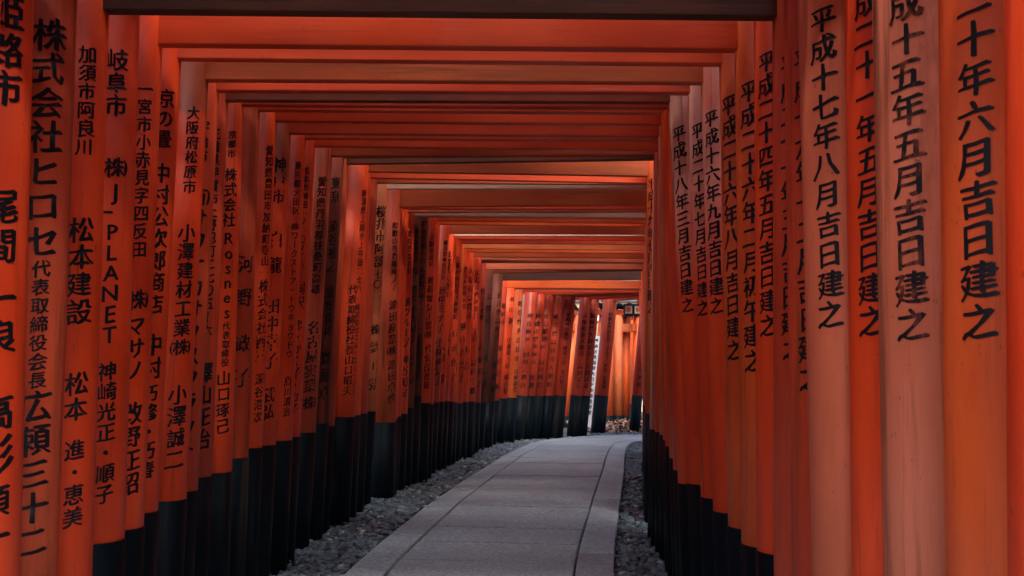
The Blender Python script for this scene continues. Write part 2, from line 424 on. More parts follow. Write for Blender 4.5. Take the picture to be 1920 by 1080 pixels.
gate(4.69, 519, 228, 1237, 236, (492, 838), (1255, 858), 'r o r',
     [('愛知県豊田市加納町寺山一', 275, 522), ('株式会社西三', 524, 680), ('深谷浩次', 698, 792)],
     None, 'torii gate with bright red beam, left pillar starting 愛知県豊田市', aL=R(60))
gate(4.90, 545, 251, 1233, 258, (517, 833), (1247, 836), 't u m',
     [('神戸市', 298, 386), ('白龍', 428, 522), ('田中幸子', 558, 692), ('武弘', 724, 786)],
     [('平成二十二年四月' + JK, 300, 600)], 'torii gate whose left pillar starts 神戸市, deep red beam above', aR=R(30), aL=R(44))
gate(5.11, 574, 261, 1233, 265, (548, 824), (1243, 825), 'r r r2',
     [('東京都大田区', 305, 405), ('㈱ワークストア・トウキョウドウ', 418, 672), ('烏川清治', 704, 780)],
     None, 'torii gate whose left pillar starts with 東京都大田区', aL=R(51))
gate(5.30, 591, 275, 1232, 284, (563, 817), (1236, 815), 'r o2 r',
     [('松本市神田一ノ一〇ノ二八', 315, 506), ('同沢', 528, 582), ('忠・かく子・カ子', 598, 776)],
     None, 'torii gate whose narrow left pillar starts 松本市神田', aL=R(47))
gate(5.56, 623, 294, 1226, 291, (592, 809), (1228, 810), 'w r b',
     [('愛知県丹羽郡扶桑町高雄', 333, 552), ('名古屋実業', 600, 735), ('㈱', 738, 768)],
     None, 'torii gate with dull pink-brown beam, left pillar starting 愛知県丹羽郡', aL=R(42))
gate(5.78, 645, 296, 1226, 292, (616, 792), (1222, 806), 'd p d',
     [('東京', 333, 382), ('染谷裕之', 413, 512), ('清野貴祥', 538, 632), ('齋藤卓', 652, 752)],
     [('平成二十年六月' + JK, 320, 570)], 'torii gate whose dark brown left pillar reads 東京 at its top', nh=.06, aR=R(46), wsc=.8, aL=R(47))
gate(5.99, 653, 309, 1225, 300, (628, 797), (1218, 805), 'w pp d',
     [('平成会', 470, 620)], None, 'torii gate with dark brown narrow beam, its pillar hidden by the dark brown one', aL=R(10))
gate(6.36, 692, 322, 1213, 332, (666, 780), (1210, 776), 'r o b',
     [('新潟県上越市上中田二七八', 355, 548, -.10+.10), ('株式会社エム・エー・シー', 568, 738, .0), ('代表取締役社長山口昭夫', 534, 740, -.42)],
     [('平成十九年七月' + JK, 335, 590)], 'torii gate whose wide left pillar starts 新潟県上越市 in two columns', aL=R(62), aR=R(48))
gate(6.56, 696, 333, 1213, 346, (676, 777), (1209, 770), 'r r r2', [('宮崎市', 378, 442), ('田水元', 470, 570), ('和子・祥子', 590, 740)], None, 'thin sliver of a torii gate whose left pillar starts 宮崎市', aL=R(20))
gate(6.76, 708, 344, 1213, 347, (689, 774), (1209, 765), 'r2 r b', None, None, 'torii gate with dull orange-brown beam just in front of the pale beam', aR=R(45))
gate(6.97, 727, 355, 1212, 355, (704, 770), (1208, 762), 'o2 o pp',  # pale beam and left pillar partly paint in sunlight
     [('桜井市阿部', 386, 502), ('七〇二', 506, 560), ('㈱夢工房', 600, 736)], None, 'torii gate with pale bleached beam, left pillar starting 桜井市')
gate(7.27, 751, 389, 1214, 385, (742, 791), (1208, 762), 'w r b',
     [('和歌山市鳥橋南ノ丁', 418, 546), ('津田産業㈱', 562, 668), ('津田卓也', 674, 756)], None, 'torii gate with broad pinkish-brown beam, left pillar starting 和歌山市')
gate(7.46, 755, 392, 1214, 394, (746, 785), (1208, 761), 'r r r', [('石川県金沢市', 420, 560), ('山本和子', 640, 750)], None, 'torii gate with thin red strip of beam under the broad pinkish-brown one', aL=R(15))
gate(7.65, 767, 399, 1212, 398, (752, 780), (1208, 760), 'r r b', [('奈良県生駒市', 425, 540), ('中西一郎', 640, 745)], None, 'torii gate with brown beam directly in front of the pale pink one', aL=R(15))
gate(7.85, 778, 405, 1210, 409, (764, 775), (1207, 760), 'r pp pp',
     [('愛知県高浜市', 433, 516), ('三勝グループ', 538, 652), ('神谷昭司', 664, 746)], None, 'torii gate with narrow pale pink beam, left pillar starting 愛知県高浜市')
gate(8.05, 790, 406, 1210, 410, (776, 764), (1207, 760), 'd r m',
     [('東京都福生市', 430, 494), ('福生教会', 500, 568), ('中山展子', 572, 642), ('信者一同', 652, 722)], None, 'torii gate with dark left pillar starting 東京都福生市')
gate(8.25, 804, 407, 1210, 411, (790, 741), (1207, 760), 'd r m',
     [('群馬県桐生市広沢町', 415, 540), ('㈱グッドワン', 550, 620), ('代表取締役吉澤美彦', 625, 712)], None, 'torii gate with dark left pillar starting 群馬県桐生市, taller black footing')
gate(8.50, 818, 414, 1210, 420, (806, 755), (1207, 760), 'r r o',
     [('大阪市北区', 440, 502), ('相和電気工業㈱', 518, 635), ('代佐茂英昭', 645, 730)], None, 'torii gate whose orange left pillar starts with 大阪市北区')
gate(8.72, 825, 421, 1210, 426, (813, 757), (1207, 760), 'r r o', [('兵庫県尼崎市', 450, 560), ('山田太一', 600, 700)], None, 'thin red torii gate between the 大阪市北区 and 横浜市神奈川区 ones', aL=R(12))
gate(9.10, 843, 438, 1210, 440, (824, 753), (1207, 760), 'r2 r b',
     [('横浜市神奈川区', 450, 525), ('田中ミナ子', 535, 622), ('小林亜矢子', 632, 722)], None, 'torii gate whose left pillar starts 横浜市神奈川区, pinkish-brown beam')
gate(9.34, 852, 443, 1210, 443, (834, 752), (1206, 760), 'r r pp', [('滋賀県大津市', 470, 560), ('大原一郎', 640, 720)], None, 'torii gate with very thin whitish beam above a red one', aL=R(30))
gate(9.60, 857, 448, 1210, 452, (842, 751), (1206, 760), 'r r r', [('三重県津市', 478, 560), ('吉田一', 620, 700)], None, 'torii gate with red beam just below the thin whitish one', aL=R(25))
gate(9.88, 866, 457, 1208, 459, (852, 752), (1206, 760), 'r r m', [('京都府向日市上植野町', 480, 600), ('石田真子', 610, 720)], None, 'torii gate with deep red beam below the thin whitish and red beams')
gate(10.15, 870, 466, 1208, 470, (858, 754), (1206, 760), 'o r o2', [('長野市', 480, 540), ('大平商店', 600, 700)], None, 'torii gate with orange beam fading to pale on its right half', aL=R(25))
gate(10.42, 880, 473, 1208, 475, (868, 755), (1206, 760), 'r r o', [('名古屋市中区栄', 500, 580), ('横山ハニ子', 600, 720)], None, 'torii gate with dull orange beam under the half-pale one')
gate(10.70, 889, 482, 1208, 485, (878, 753), (1206, 760), 'r r b', [('大阪府高槻市', 500, 600), ('有吉', 640, 700)], None, 'torii gate with dusty pink-brown beam, upper of the two pinkish ones')
gate(10.98, 902, 487, 1207, 493, (890, 752), (1206, 760), 'r o p', [('広島市西区井口一丁目', 505, 640), ('高村千鶴', 670, 740)], None, 'torii gate with faded pink beam, last before the dark pillars')
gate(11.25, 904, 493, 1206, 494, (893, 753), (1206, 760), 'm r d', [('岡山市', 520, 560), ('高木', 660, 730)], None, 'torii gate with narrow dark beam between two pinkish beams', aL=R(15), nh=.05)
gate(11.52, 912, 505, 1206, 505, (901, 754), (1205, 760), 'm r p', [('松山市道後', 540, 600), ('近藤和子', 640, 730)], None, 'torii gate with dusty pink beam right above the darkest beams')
gate(11.90, 925, 513, 1204, 508, (912, 754), (1205, 760), 'd r d', [('高知市', 545, 610), ('谷口英', 660, 730)], None, 'torii gate with dark brown left pillar and beam, before the blackest beam')  # dark left pillars of these deep gates have shade put into their colour
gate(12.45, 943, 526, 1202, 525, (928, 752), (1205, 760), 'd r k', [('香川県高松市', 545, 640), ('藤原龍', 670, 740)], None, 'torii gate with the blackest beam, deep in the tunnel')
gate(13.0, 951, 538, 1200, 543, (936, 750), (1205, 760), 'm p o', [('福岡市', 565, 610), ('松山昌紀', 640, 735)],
     [('平成十七年十一月' + JK, 528, 655)], 'torii gate with bright orange beam just beyond the blackest beam', aR=R(55), nh=.10)
gate(13.35, 966, 541, 1199, 545, (951, 746), (1205, 760), 'r r d', [('㈱山源', 550, 610), ('山源珠工房', 630, 690), ('横山保', 700, 738)], None, 'torii gate with narrow dark beam right under the bright orange one', nh=.05)
gate(13.75, 981, 546, 1198, 551, (969, 745), (1205, 760), 'o r r', [('岐阜県多治見市', 560, 680), ('山林商会', 690, 735)], None, 'torii gate with bright orange far left pillar and thin red beam', nh=.07)

for q, (t, w) in enumerate([(1.10, 'half a step behind the viewpoint edge'), (.75, 'level with the viewer'), (.35, 'just at the viewer'), (-.1, 'right behind the viewer')]):
    OUT.append((t, 'vermilion torii gate outside the picture, ' + w))
# enforce steadily growing depth from the measured widths and turn rows into world geometry
for i, g in enumerate(G):
    t = g['t']; xr, yr = g['xr'], g['yr']
    yl = g['yl']; hL, hR = HOR - yl, HOR - yr
    k = (hR - hL) / ((hR + hL) / 2); k = max(-.024, min(.024, k)) if t > 2.6 else 0.0
    if t >= 13: k = .02
    tL, tR = t * (1 + k / 2), t * (1 - k / 2)
    rL, rR = (random.uniform(.083, .094) for _ in range(2))
    if t < 2.6: rR = .092
    if g['label'].find('wide left') > 0: rL = .108
    if t > 11.8: rL = random.uniform(.085, .1)
    def axis(x, y, tt, r, side):
        p = at_t(x, y, tt); phi = math.atan2(p.x, p.y)
        return p + Vector((-side * r / math.cos(phi), 0, 0))
    if g['xl'] is None:
        pr = axis(xr, yr, t, rR, -1); L = Vector((-1.09 - rL, pr.y, pr.z)); bL = Vector((-1.10 - rL, pr.y, 0.3)); TR = pr
    else:
        L = axis(g['xl'], yl, tL, rL, 1); TR = axis(xr, yr, tR, rR, -1)
        fx, fy = g['fl'] or (g['xl'] - 12, 755); bL = None
    z = (L.z + TR.z) / 2 if g['xl'] is not None else TR.z
    if g['xl'] is not None:
        # same beam height at both ends apart from a little unevenness
        L.z = z + (L.z - z) * .6; TR.z = z + (TR.z - z) * .6
        bl = at_Y(fx, fy, L.y); phi = math.atan2(bl.x, bl.y); bL = bl + Vector((-rL / math.cos(phi), 0, 0))
    fx, fy = g['fr']; br = at_Y(fx, fy, TR.y); phi = math.atan2(br.x, br.y); bR = br + Vector((rR / math.cos(phi), 0, 0))
    mL, mR, mN = g['mats'].split()
    bhL = .42 if (g['xl'] is None or g['fl'][1] >= 1080) else bL.z
    bhR = .44 if g['fr'][1] >= 1080 else bR.z
    if t > 6.2: bhR = max(bhR, .45)
    def conv(segs, Y):
        if not segs: return None
        out = []
        for s in segs:
            z1 = at_Y(960, s[1], Y).z; z0 = at_Y(960, s[2], Y).z
            out.append((s[0], z1, z0) + tuple(s[3:]))
        return out
    d = dict(L=L, R=TR, bL=bL, bR=bR, radL=rL, radR=rR, mL=mL, mR=mR, mN=mN, bhL=bhL, bhR=bhR,
             tL=conv(g['tl'], L.y), tR=conv(g['tr'], TR.y), label=g['label'], t=t)
    d.update(g['k']); build_gate(d)

for t, lab in OUT:        # unseen gates added around the viewpoint to cut light from behind
    L = Vector((-1.18, t, 1.97)); TR = Vector((.80, t, 1.97))
    build_gate(dict(L=L, R=TR, bL=L - Vector((.01, 0, 1.6)), bR=TR - Vector((-.01, 0, 1.6)), radL=.09, radR=.09, mL='r', mR='r', mN='r', bhL=.45, bhR=.45, tL=None, tR=None, label=lab, t=5))
# gates after the bend: outer pillars seen in a row, planes turned with the path
BEND = [  # outer pillar x at foot edge, depth, yaw degrees, mats, text, label, beam y
 (985, 14.35, 14, 'm r m', '堺市南区　田中工務店', 'first torii gate of the bend, deep red pillar beside a bright orange one', 551),
 (1000, 14.62, 20, 'm r m', '和歌山県海南市　松源', 'deep red torii gate in the bend, second beyond the bright orange far left pillar', 553),
 (1016, 14.85, 26, 'm r d', '東京都港区　高山興業', 'torii gate in the bend with dark beam, third beyond the bright orange far left pillar', 555),
 (1034, 15.0, 32, 'r2 r m', '岐阜県高山市大新町', 'torii gate in the bend whose pillar starts 岐阜県高山市', 557),
 (1058, 15.15, 38, 'm r m', '宮崎県小林市　精香山荘　宮川悦子', 'torii gate in the bend, dark red pillar left of the first lit gap', 559),
 (1088, 15.45, 44, 'm r m', '大阪府東大阪市　高田又吉', 'torii gate in the bend, right of the first lit gap in the far pillars', 562),
 (1103, 15.62, 48, 'm r m', '福岡県久留米市　大和国太', 'torii gate in the bend, dark red pillar just left of the white banner', 563),
 (1137, 16.1, 54, 'm r m', '和歌山県田辺市　マルコ三商会　奈良橋', 'torii gate in the bend, leaning pillar between white banner and sunlit gate', 566),
 (1201, 16.45, 60, 'm r m', '㈱大谷建設　大矢神明', 'last torii gate seen in the bend, leaning pillar under the paper lanterns', 570),
]
for (x, t, yw, mats, txt, lab, yb) in BEND:
    r = (.112 if x in (1058, 1137) else random.uniform(.090, .10)) if x < 1200 else .085; p = at_t(x, 740, t); B = Vector((p.x - r, p.y, .30)); zt = at_Y(x, yb, p.y).z
    lean = .10
    T = Vector((B.x + lean * (zt - B.z), B.y, zt)); yaw = R(-yw)
    dx, dy = math.cos(yaw) * 1.9, math.sin(yaw) * 1.9
    mL, mR, mN = mats.split()
    bh = at_Y(x, 741, p.y).z
    z1 = at_Y(960, 585, p.y).z; z0 = at_Y(960, 728, p.y).z
    build_gate(dict(L=T, R=T + Vector((dx, dy, 0)), bL=B, bR=B + Vector((dx + .1, dy, 0)), radL=r, radR=.09, mL=mL, mR=mR, mN=mN,
        bhL=bh, bhR=bh, tL=[(txt, z1, z0)], tR=None, label=lab, t=t, aL=R(8), nh=.13))

# a sunlit side row of torii in the open court behind the bend
COURT = [(1068, 18.6, 'o'), (1127, 18.4, 'o'), (1149, 18.3, 'o'), (1166, 18.5, 'o2'), (1181, 18.7, 'o'), (1203, 18.5, 'o')]
for i, (x, t, m) in enumerate(COURT):
    p = at_t(x, 780, t); r = .085
    B = Vector((p.x - r, p.y, .25)); zt = at_Y(x, 622, p.y).z
    T = B + Vector(((.18 if i < 1 else .12 if i < 2 else .03), .0, zt - .25)); yaw = R(80 - 4 * i)
    if i == 3: yaw = R(6)
    dx, dy = math.cos(yaw) * 1.9, math.sin(yaw) * 1.9
    side = i == 3
    labs = ['sunlit torii gate seen as an orange strip in the leftmost lit gap', 'sunlit torii gate glimpsed just right of the white banner',
            'sunlit torii gate, left pillar of the bright row behind the bend', 'sunlit torii gate with the pale crossbeam, middle of the bright row',
            'sunlit torii gate, right pillar of the bright row behind the bend', 'sunlit torii gate in the slit right of the leaning last pillar']
    L0, B0 = (T, B)
    if side: L0, B0 = T - Vector((.0, 0, 0)), B
    root = build_gate(dict(L=L0, R=L0 + Vector((dx, dy, 0)), bL=B0, bR=B0 + Vector((dx, dy, 0)), radL=r, radR=r, mL=m, mR='o', mN='o2' if side else 'o',
        bhL=at_Y(x, 779, p.y).z, bhR=.35, tL=None, tR=None, label=labs[i], t=t, nh=.15, rise=.30))
    root['group'] = 'sunlit torii gates in the court behind the bend'
bpy.data.objects.remove(_go)

# ------------------------------------------------------------------ the path
def elev(y):
    K = [(-1e4, 0), (4.3, 0), (5.6, .045), (6.9, .095), (8.8, .108), (11, .095), (13, .055), (15.0, .02), (1e4, .02)]
    for (a, p), (b, q) in zip(K, K[1:]):
        if y <= b:
            u = (y - a) / (b - a); u = u * u * (3 - 2 * u) if (a, b) in ((4.3, 5.6),) else u
            return p + (q - p) * u
CL = [(-.20, -2.0), (-.22, 1.0), (-.23, 3.0), (-.16, 4.9), (.09, 7.0), (.34, 9.0), (.60, 11.2), (.84, 13.0), (1.05, 14.0), (1.42, 14.75), (2.1, 15.15), (3.2, 15.3), (4.6, 15.35)]
def spline(pts, n=40):
    out = []
    for i in range(len(pts) - 1):
        p0 = Vector(pts[max(i - 1, 0)]); p1 = Vector(pts[i]); p2 = Vector(pts[i + 1]); p3 = Vector(pts[min(i + 2, len(pts) - 1)])
        for j in range(n):
            u = j / n; out.append(.5 * ((2 * p1) + (-p0 + p2) * u + (2 * p0 - 5 * p1 + 4 * p2 - p3) * u * u + (-p0 + 3 * p1 - 3 * p2 + p3) * u ** 3))
    out.append(Vector(pts[-1])); return out
SP = spline([Vector(p) for p in CL])
SL = [0.0]
for a, b in zip(SP, SP[1:]): SL.append(SL[-1] + (b - a).length)
def on_path(s, off):
    s = max(0, min(SL[-1] - 1e-4, s)); i = int(np.searchsorted(SL, s)) - 1; i = max(0, min(i, len(SP) - 2))
    u = (s - SL[i]) / (SL[i + 1] - SL[i]); p = SP[i].lerp(SP[i + 1], u)
    a = SP[max(i - 3, 0)]; b = SP[min(i + 4, len(SP) - 1)]; d = (b - a).normalized()
    return Vector((p.x + d.y * off, p.y - d.x * off))
path_root = empty('path', (0, 0, 0)); path_root['kind'] = 'structure'
def slab(s0, s1, o0, o1, skew=0.0):
    j = .007; jo = .004; n = max(1, int((s1 - s0) / .3)); z = rng.normal() * .0012
    top = []; lower = []
    for side, o in ((0, o0 + jo), (1, o1 - jo)):
        for i in range(n + 1):
            s = s0 + j + (s1 - s0 - 2 * j) * i / n + skew * (1 if side else -1) * .5
            top.append(on_path(s, o))
    c = sum(top, Vector((0, 0))) / len(top)
    ring = list(range(n + 1)) + list(range(2 * n + 1, n, -1))
    v = []
    for q in top:                                                     # chamfered rim
        d = (c - q); d = d.normalized() * .007 if d.length else d
        v.append((q.x + d.x, q.y + d.y, z))
    m = len(top)
    for q in top: v.append((q.x, q.y, z - .010))
    for q in top: v.append((q.x, q.y, -.09))
    f = [(i, i + n + 1, i + n + 2, i + 1) for i in range(n)]
    for a, b in zip(ring, ring[1:] + ring[:1]):
        f.append((a, b, b + m, a + m)); f.append((a + m, b + m, b + 2 * m, a + 2 * m))
    me = mesh_np('slab', [(p[0] - c.x, p[1] - c.y, p[2]) for p in v], f)
    bm = bmesh.new(); bm.from_mesh(me); bmesh.ops.recalc_face_normals(bm, faces=bm.faces[:]); bm.to_mesh(me); bm.free()
    for q in me.vertices: q.co.z += elev(c.y + q.co.y)
    link('slab', me, STONE, path_root, (c.x, c.y, 0))
HW, IN = .655, .455
def y_to_s(y): 
    Y = at_Z(960, y, 0).y
    for _ in range(12): Y = .5 * Y + .5 * at_Z(960, y, elev(Y)).y
    return min(range(len(SP)), key=lambda i: abs(SP[i].y - Y) if SL[i] < 15.5 else 1e9)
ys = [1108, 1053, 1018, 990, 967, 949, 930, 916, 903, 892, 880, 869]
ss = [SL[y_to_s(y)] for y in ys]
s = ss[0]
while s > .7: s -= .56; ss.insert(0, s)
s = ss[-1]
while s < SL[-1] - .7: s += random.uniform(.56, .66); ss.append(s)
for a, b in zip(ss, ss[1:]): slab(a, b, -IN + .0, IN + .0, random.uniform(-.012, .012))
for sgn in (-1, 1):
    s = .3 + (.4 if sgn > 0 else 0)
    while s < SL[-1] - 1.0:
        e = s + random.uniform(.82, 1.05)
        o = sorted((sgn * (IN + .001), sgn * HW)); slab(s, e, o[0], o[1]); s = e

# ------------------------------------------------------------------ ground, banks
def gh(x, y):
    c = elev(y)
    right = max(0, x - (5.0 if y < 13 else 9.0)); left = max(0, -x - 3.2)
    far = max(0, y - 24)
    return c - .055 + .30 * right ** 1.05 * min(1, right) + .04 * left + .09 * far ** 1.1
def grid(name, xs, ys_, fn, mat):
    v = [(x, y, fn(x, y)) for y in ys_ for x in xs]; nx = len(xs)
    f = [(j * nx + i, j * nx + i + 1, (j + 1) * nx + i + 1, (j + 1) * nx + i) for j in range(len(ys_) - 1) for i in range(nx - 1)]
    o = link(name, mesh_np(name, v, f, True), mat); o['kind'] = 'structure'; return o
k = NT('forest_soil'); v = k.coords((1, 1, 1), False); n = k.noise(v, 2, 8, .65); n2 = k.noise(v, 40, 5, .7)
k.l(k.mix(k.ramp(n2, .35, .7), k.mix(k.ramp(n, .35, .65), (.045, .036, .026), (.085, .066, .046)), (.03, .035, .018)), k.p.inputs['Base Color'])
k.p.inputs['Roughness'].default_value = .95; k.l(k.bump(n2, .8, .02), k.p.inputs['Normal']); SOIL = k.m
axis_ = lambda a, b, st: [a + st * i for i in range(int((b - a) / st) + 1)]
xs = [-90, -60, -40, -25, -15] + axis_(-10, 14, .5) + [17, 22, 30, 45, 70, 100]
yy = [-60, -40, -25, -15, -8] + axis_(-5, 28, .5) + [32, 38, 48, 65, 90, 130]
grid('ground', xs, yy, gh, SOIL)

# ------------------------------------------------------------------ gravel
def ico(sub):
    bm = bmesh.new(); bmesh.ops.create_icosphere(bm, subdivisions=sub, radius=1.0)
    v = np.array([q.co[:] for q in bm.verts]); bm.verts.index_update(); t = np.array([[q.index for q in f.verts] for f in bm.faces]); bm.free(); return v, t
I1, I2 = ico(1), ico(2)
def pebbles(name, pts, lab, sizes, mat=None):
    VV, TT, n0 = [], [], 0
    for (x, y, z), s in zip(pts, sizes):
        v, t = I2 if y < 8.0 else I1
        a = v * (s * random.uniform(.8, 1.25), s * random.uniform(.6, .9), s * random.uniform(.35, .55))
        a = a + .10 * s * np.sin(v[:, [1, 2, 0]] * 2.3 + random.uniform(0, 6))
        th, ti = random.uniform(0, 6.28), random.gauss(0, .35)
        c, q = math.cos(ti), math.sin(ti); a = a @ np.array([[1, 0, 0], [0, c, q], [0, -q, c]])
        c, q = math.cos(th), math.sin(th); a = a @ np.array([[c, q, 0], [-q, c, 0], [0, 0, 1]])
        VV.append(a + (x, y, z)); TT.append(t + n0); n0 += len(v)
    o = link(name, mesh_fast(name, np.vstack(VV), np.vstack(TT), True), mat); return o
PEB = mat_pebble()
for sgn, lab in ((-1, 'grey river pebbles between stone path and left row of black pillar feet'), (1, 'grey river pebbles between stone path and right row of black pillar feet')):
    pts = []; sz = []
    s = 4.2
    while s < 18.2:
        w = .50 if sgn < 0 else .56
        dens = 32 if s < 9.5 else 17
        for _ in range(dens):
            o = random.uniform(.0, w)
            p = on_path(s + random.uniform(-.02, .02), sgn * (HW + .018 + o))
            for lay in range(2 if s < 10 else 1):
                q = p + Vector((random.gauss(0, .012), random.gauss(0, .012)))
                if lay and o < .02: continue
                pts.append((q.x, q.y, -.045 + lay * .020 + elev(q.y) + random.uniform(0, .012) + (.06 * o if sgn < 0 else .02 * o))); sz.append(random.uniform(.014, .030) * (1 if s < 10 else 1.25))
        s += .032
    o = pebbles('gravel', pts, lab, sz, PEB); props(o, lab, 'gravel', None, 'stuff')

# fallen leaves
def leaf_cards(pts, size, flat=.35):
    VV, TT = [], []
    for i, (x, y, z) in enumerate(pts):
        s = size * random.uniform(.6, 1.3)
        e = np.array([[-1, 0, 0], [0, -.42, .12], [1, 0, .05], [0, .42, .14]]) * s
        th, ti, t2 = random.uniform(0, 6.28), random.gauss(0, flat), random.gauss(0, flat)
        M = np.array((Matrix.Rotation(th, 3, 'Z') @ Matrix.Rotation(ti, 3, 'X') @ Matrix.Rotation(t2, 3, 'Y')))
        VV.append(e @ M.T + (x, y, z)); TT.append(np.array([[0, 1, 2], [0, 2, 3]]) + i * 4)
    return np.vstack(VV), np.vstack(TT)
LEAFB = mat_leaf('dry_leaf', ((.12, .045, .028), (.26, .13, .08), (.40, .26, .19)))
pts = []
for _ in range(150):
    sg = -1 if random.random() < .8 else 1
    s = random.uniform(5.5, 16); p = on_path(s, sg * (HW + random.uniform(.03, .42))); pts.append((p.x, p.y, elev(p.y) + .012 + random.uniform(0, .02)))
v, t = leaf_cards(pts, .022); props(link('fallen_leaves', mesh_fast('fallen_leaves', v, t), LEAFB), 'few small dry leaves scattered on the gravel beside the path', 'leaves', None, 'stuff')
pts = [(random.uniform(1.0, 4.5), random.uniform(16.3, 19.6), 0) for _ in range(2600)]
pts = [(x, y, gh(x, y) + .01 + .04 * (y - 16) + random.uniform(0, .05)) for x, y, _ in pts]
v, t = leaf_cards(pts, .05, .5); props(link('leaf_litter', mesh_fast('leaf_litter', v, t), LEAFB), 'sunlit brown leaf litter on the court behind the bend', 'leaves', None, 'stuff')

# ------------------------------------------------------------------ things beyond the bend
# white banner board with black characters
_cu2 = bpy.data.curves.new('glyph', 'FONT'); _cu = _cu2; _cu.resolution_u = 2
_go = bpy.data.objects.new('glyph', _cu); COL.objects.link(_go); DG = bpy.context.evaluated_depsgraph_get()
WHITE = mat_plain('white_cloth', (.82, .84, .86), .8, 20, .05)
bt = at_Y(1119, 628, 17.2); bb = at_Y(1101, 802, 17.2)
root = empty('banner', (bb.x, 17.2, 0)); props(root, 'narrow white banner with a black vertical inscription standing between far red pillars', 'banner')
d = Vector((bt.x - bb.x, 0, bt.z)); ln = d.length; an = math.atan2(d.x, d.z)
cl = link('cloth', box_mesh('cloth', (-.055, -.012, .0), (.055, .0, ln - .02), .003), WHITE, root, (0, 0, 0), (0, an, 0))
link('pole', pillar_mesh(.012, -.1, ln + .03, 'pole', mat_plain('grey_pole', (.3, .3, .3)), 12), None, root, (0, .014, 0), (0, an, 0))
VV, TT, n0 = [], [], 0
for i, ch in enumerate('奉納伏見稲荷大社千本鳥居参道'):
    vv, tt = glyph(ch, 2); sz = .075
    VV.append(np.stack([vv[:, 0] * sz, np.full(len(vv), -.014), ln - .10 - i * .095 + vv[:, 1] * sz], 1)); TT.append(tt + n0); n0 += len(vv)
link('inscription', mesh_fast('inscription', np.vstack(VV), np.vstack(TT)), INK, cl)
bpy.data.objects.remove(_go)

# two paper lanterns in black frames
PAPER = mat_plain('lantern_paper', (.85, .80, .76), .8, 14, .05); EMB = mat_plain('orange_emblem', (.75, .14, .03), .7)
IRON = mat_plain('black_iron', (.012, .014, .018), .45)
def lantern(x0, x1, y0, y1, Y, label):
    a = at_Y(x0, y0, Y); b = at_Y(x1, y1, Y); w = (b.x - a.x) / 2; h = a.z - b.z; cx = (a.x + b.x) / 2
    root = empty('paper_lantern', (cx, Y + w, b.z)); props(root, label, 'lantern', 'paper lanterns hanging at the end of the tunnel')
    bm = bmesh.new(); g = .012
    for sx in (-1, 1):
        for sy in (-1, 1): box_bm(bm, (sx * w - g * (sx > 0), sy * w - g * (sy > 0), 0), (sx * w + g * (sx < 0), sy * w + g * (sy < 0), h))
    box_bm(bm, (-w - .004, -w - .004, -.022), (w + .004, w + .004, 0)); box_bm(bm, (-w - .012, -w - .012, h), (w + .012, w + .012, h + .025))
    for i in range(6):                       # scalloped skirt
        x = -w + (i + .5) * w / 3
        bmesh.ops.create_cone(bm, segments=4, radius1=.001, radius2=w / 5, depth=.05, cap_ends=True, matrix=Matrix.Translation((x, -w + .01, -.045)))
    link('frame', bm_mesh('frame', bm), IRON, root)
    link('paper_panel', box_mesh('paper_panel', (-w + g, -w + .006, .002), (w - g, w - .006, h - .002)), PAPER, root)
    bm = bmesh.new(); bmesh.ops.create_circle(bm, cap_ends=True, segments=20, radius=w * .42, matrix=Matrix.Translation((0, -w + .003, h * .5)) @ Matrix.Rotation(R(90), 4, 'X'))
    for q in range(8):
        an = q * math.pi / 4
        bmesh.ops.create_circle(bm, cap_ends=True, segments=8, radius=w * .16, matrix=Matrix.Translation((math.cos(an) * w * .5, -w + .0025, h * .5 + math.sin(an) * w * .5)) @ Matrix.Rotation(R(90), 4, 'X'))
    link('emblem', bm_mesh('emblem', bm), EMB, root)
    link('hanging_rod', pillar_mesh(.006, h, h + .35, 'hanging_rod', IRON, 8), None, root)
lantern(1170.5, 1187, 573, 588, 16.0, 'left one of two black framed paper lanterns with orange emblem')
lantern(1188.5, 1204, 573, 588, 16.0, 'right one of two black framed paper lanterns with orange emblem')

# small shrine office behind the court
TIMB = mat_plain('pale_timber', (.46, .33, .20), .7, 10, .3, (.1, 1, 1)); PLAS = mat_plain('plaster', (.62, .55, .42), .8, 6, .12)
TILE = mat_plain('roof_sheet', (.10, .125, .15), .5, 8, .2)
o = empty('shrine_office', (3.0, 24.6, gh(3, 24.6))); props(o, 'small pale timber shrine office with grey roof behind the sunlit gates', 'building')
zb = 0; link('wall', box_mesh('wall', (-2.2, 0, zb - .2), (3.2, 3.0, 2.55)), PLAS, o)
link('fascia', box_mesh('fascia', (-2.5, -.65, 2.46), (3.5, -.55, 2.66), .01), TIMB, o)
for i in range(26):
    x = -2.4 + i * .225; link('rafter', box_mesh('rafter', (x, -.545, 2.50), (x + .07, -.003, 2.58)), TIMB, o)
rf = mesh_np('roof', [(-2.6, -.7, 2.665), (3.6, -.7, 2.665), (3.6, 1.5, 3.15), (-2.6, 1.5, 3.15), (3.6, 3.7, 2.665), (-2.6, 3.7, 2.665),
     (-2.6, -.7, 2.72), (3.6, -.7, 2.72), (3.6, 1.5, 3.21), (-2.6, 1.5, 3.21), (3.6, 3.7, 2.72), (-2.6, 3.7, 2.72)],
     [(0, 3, 2, 1), (3, 5, 4, 2), (6, 7, 8, 9), (9, 8, 10, 11), (0, 1, 7, 6), (5, 11, 10, 4), (0, 6, 9, 3), (3, 9, 11, 5), (1, 2, 8, 7), (2, 4, 10, 8)])
link('roof', rf, TILE, o)
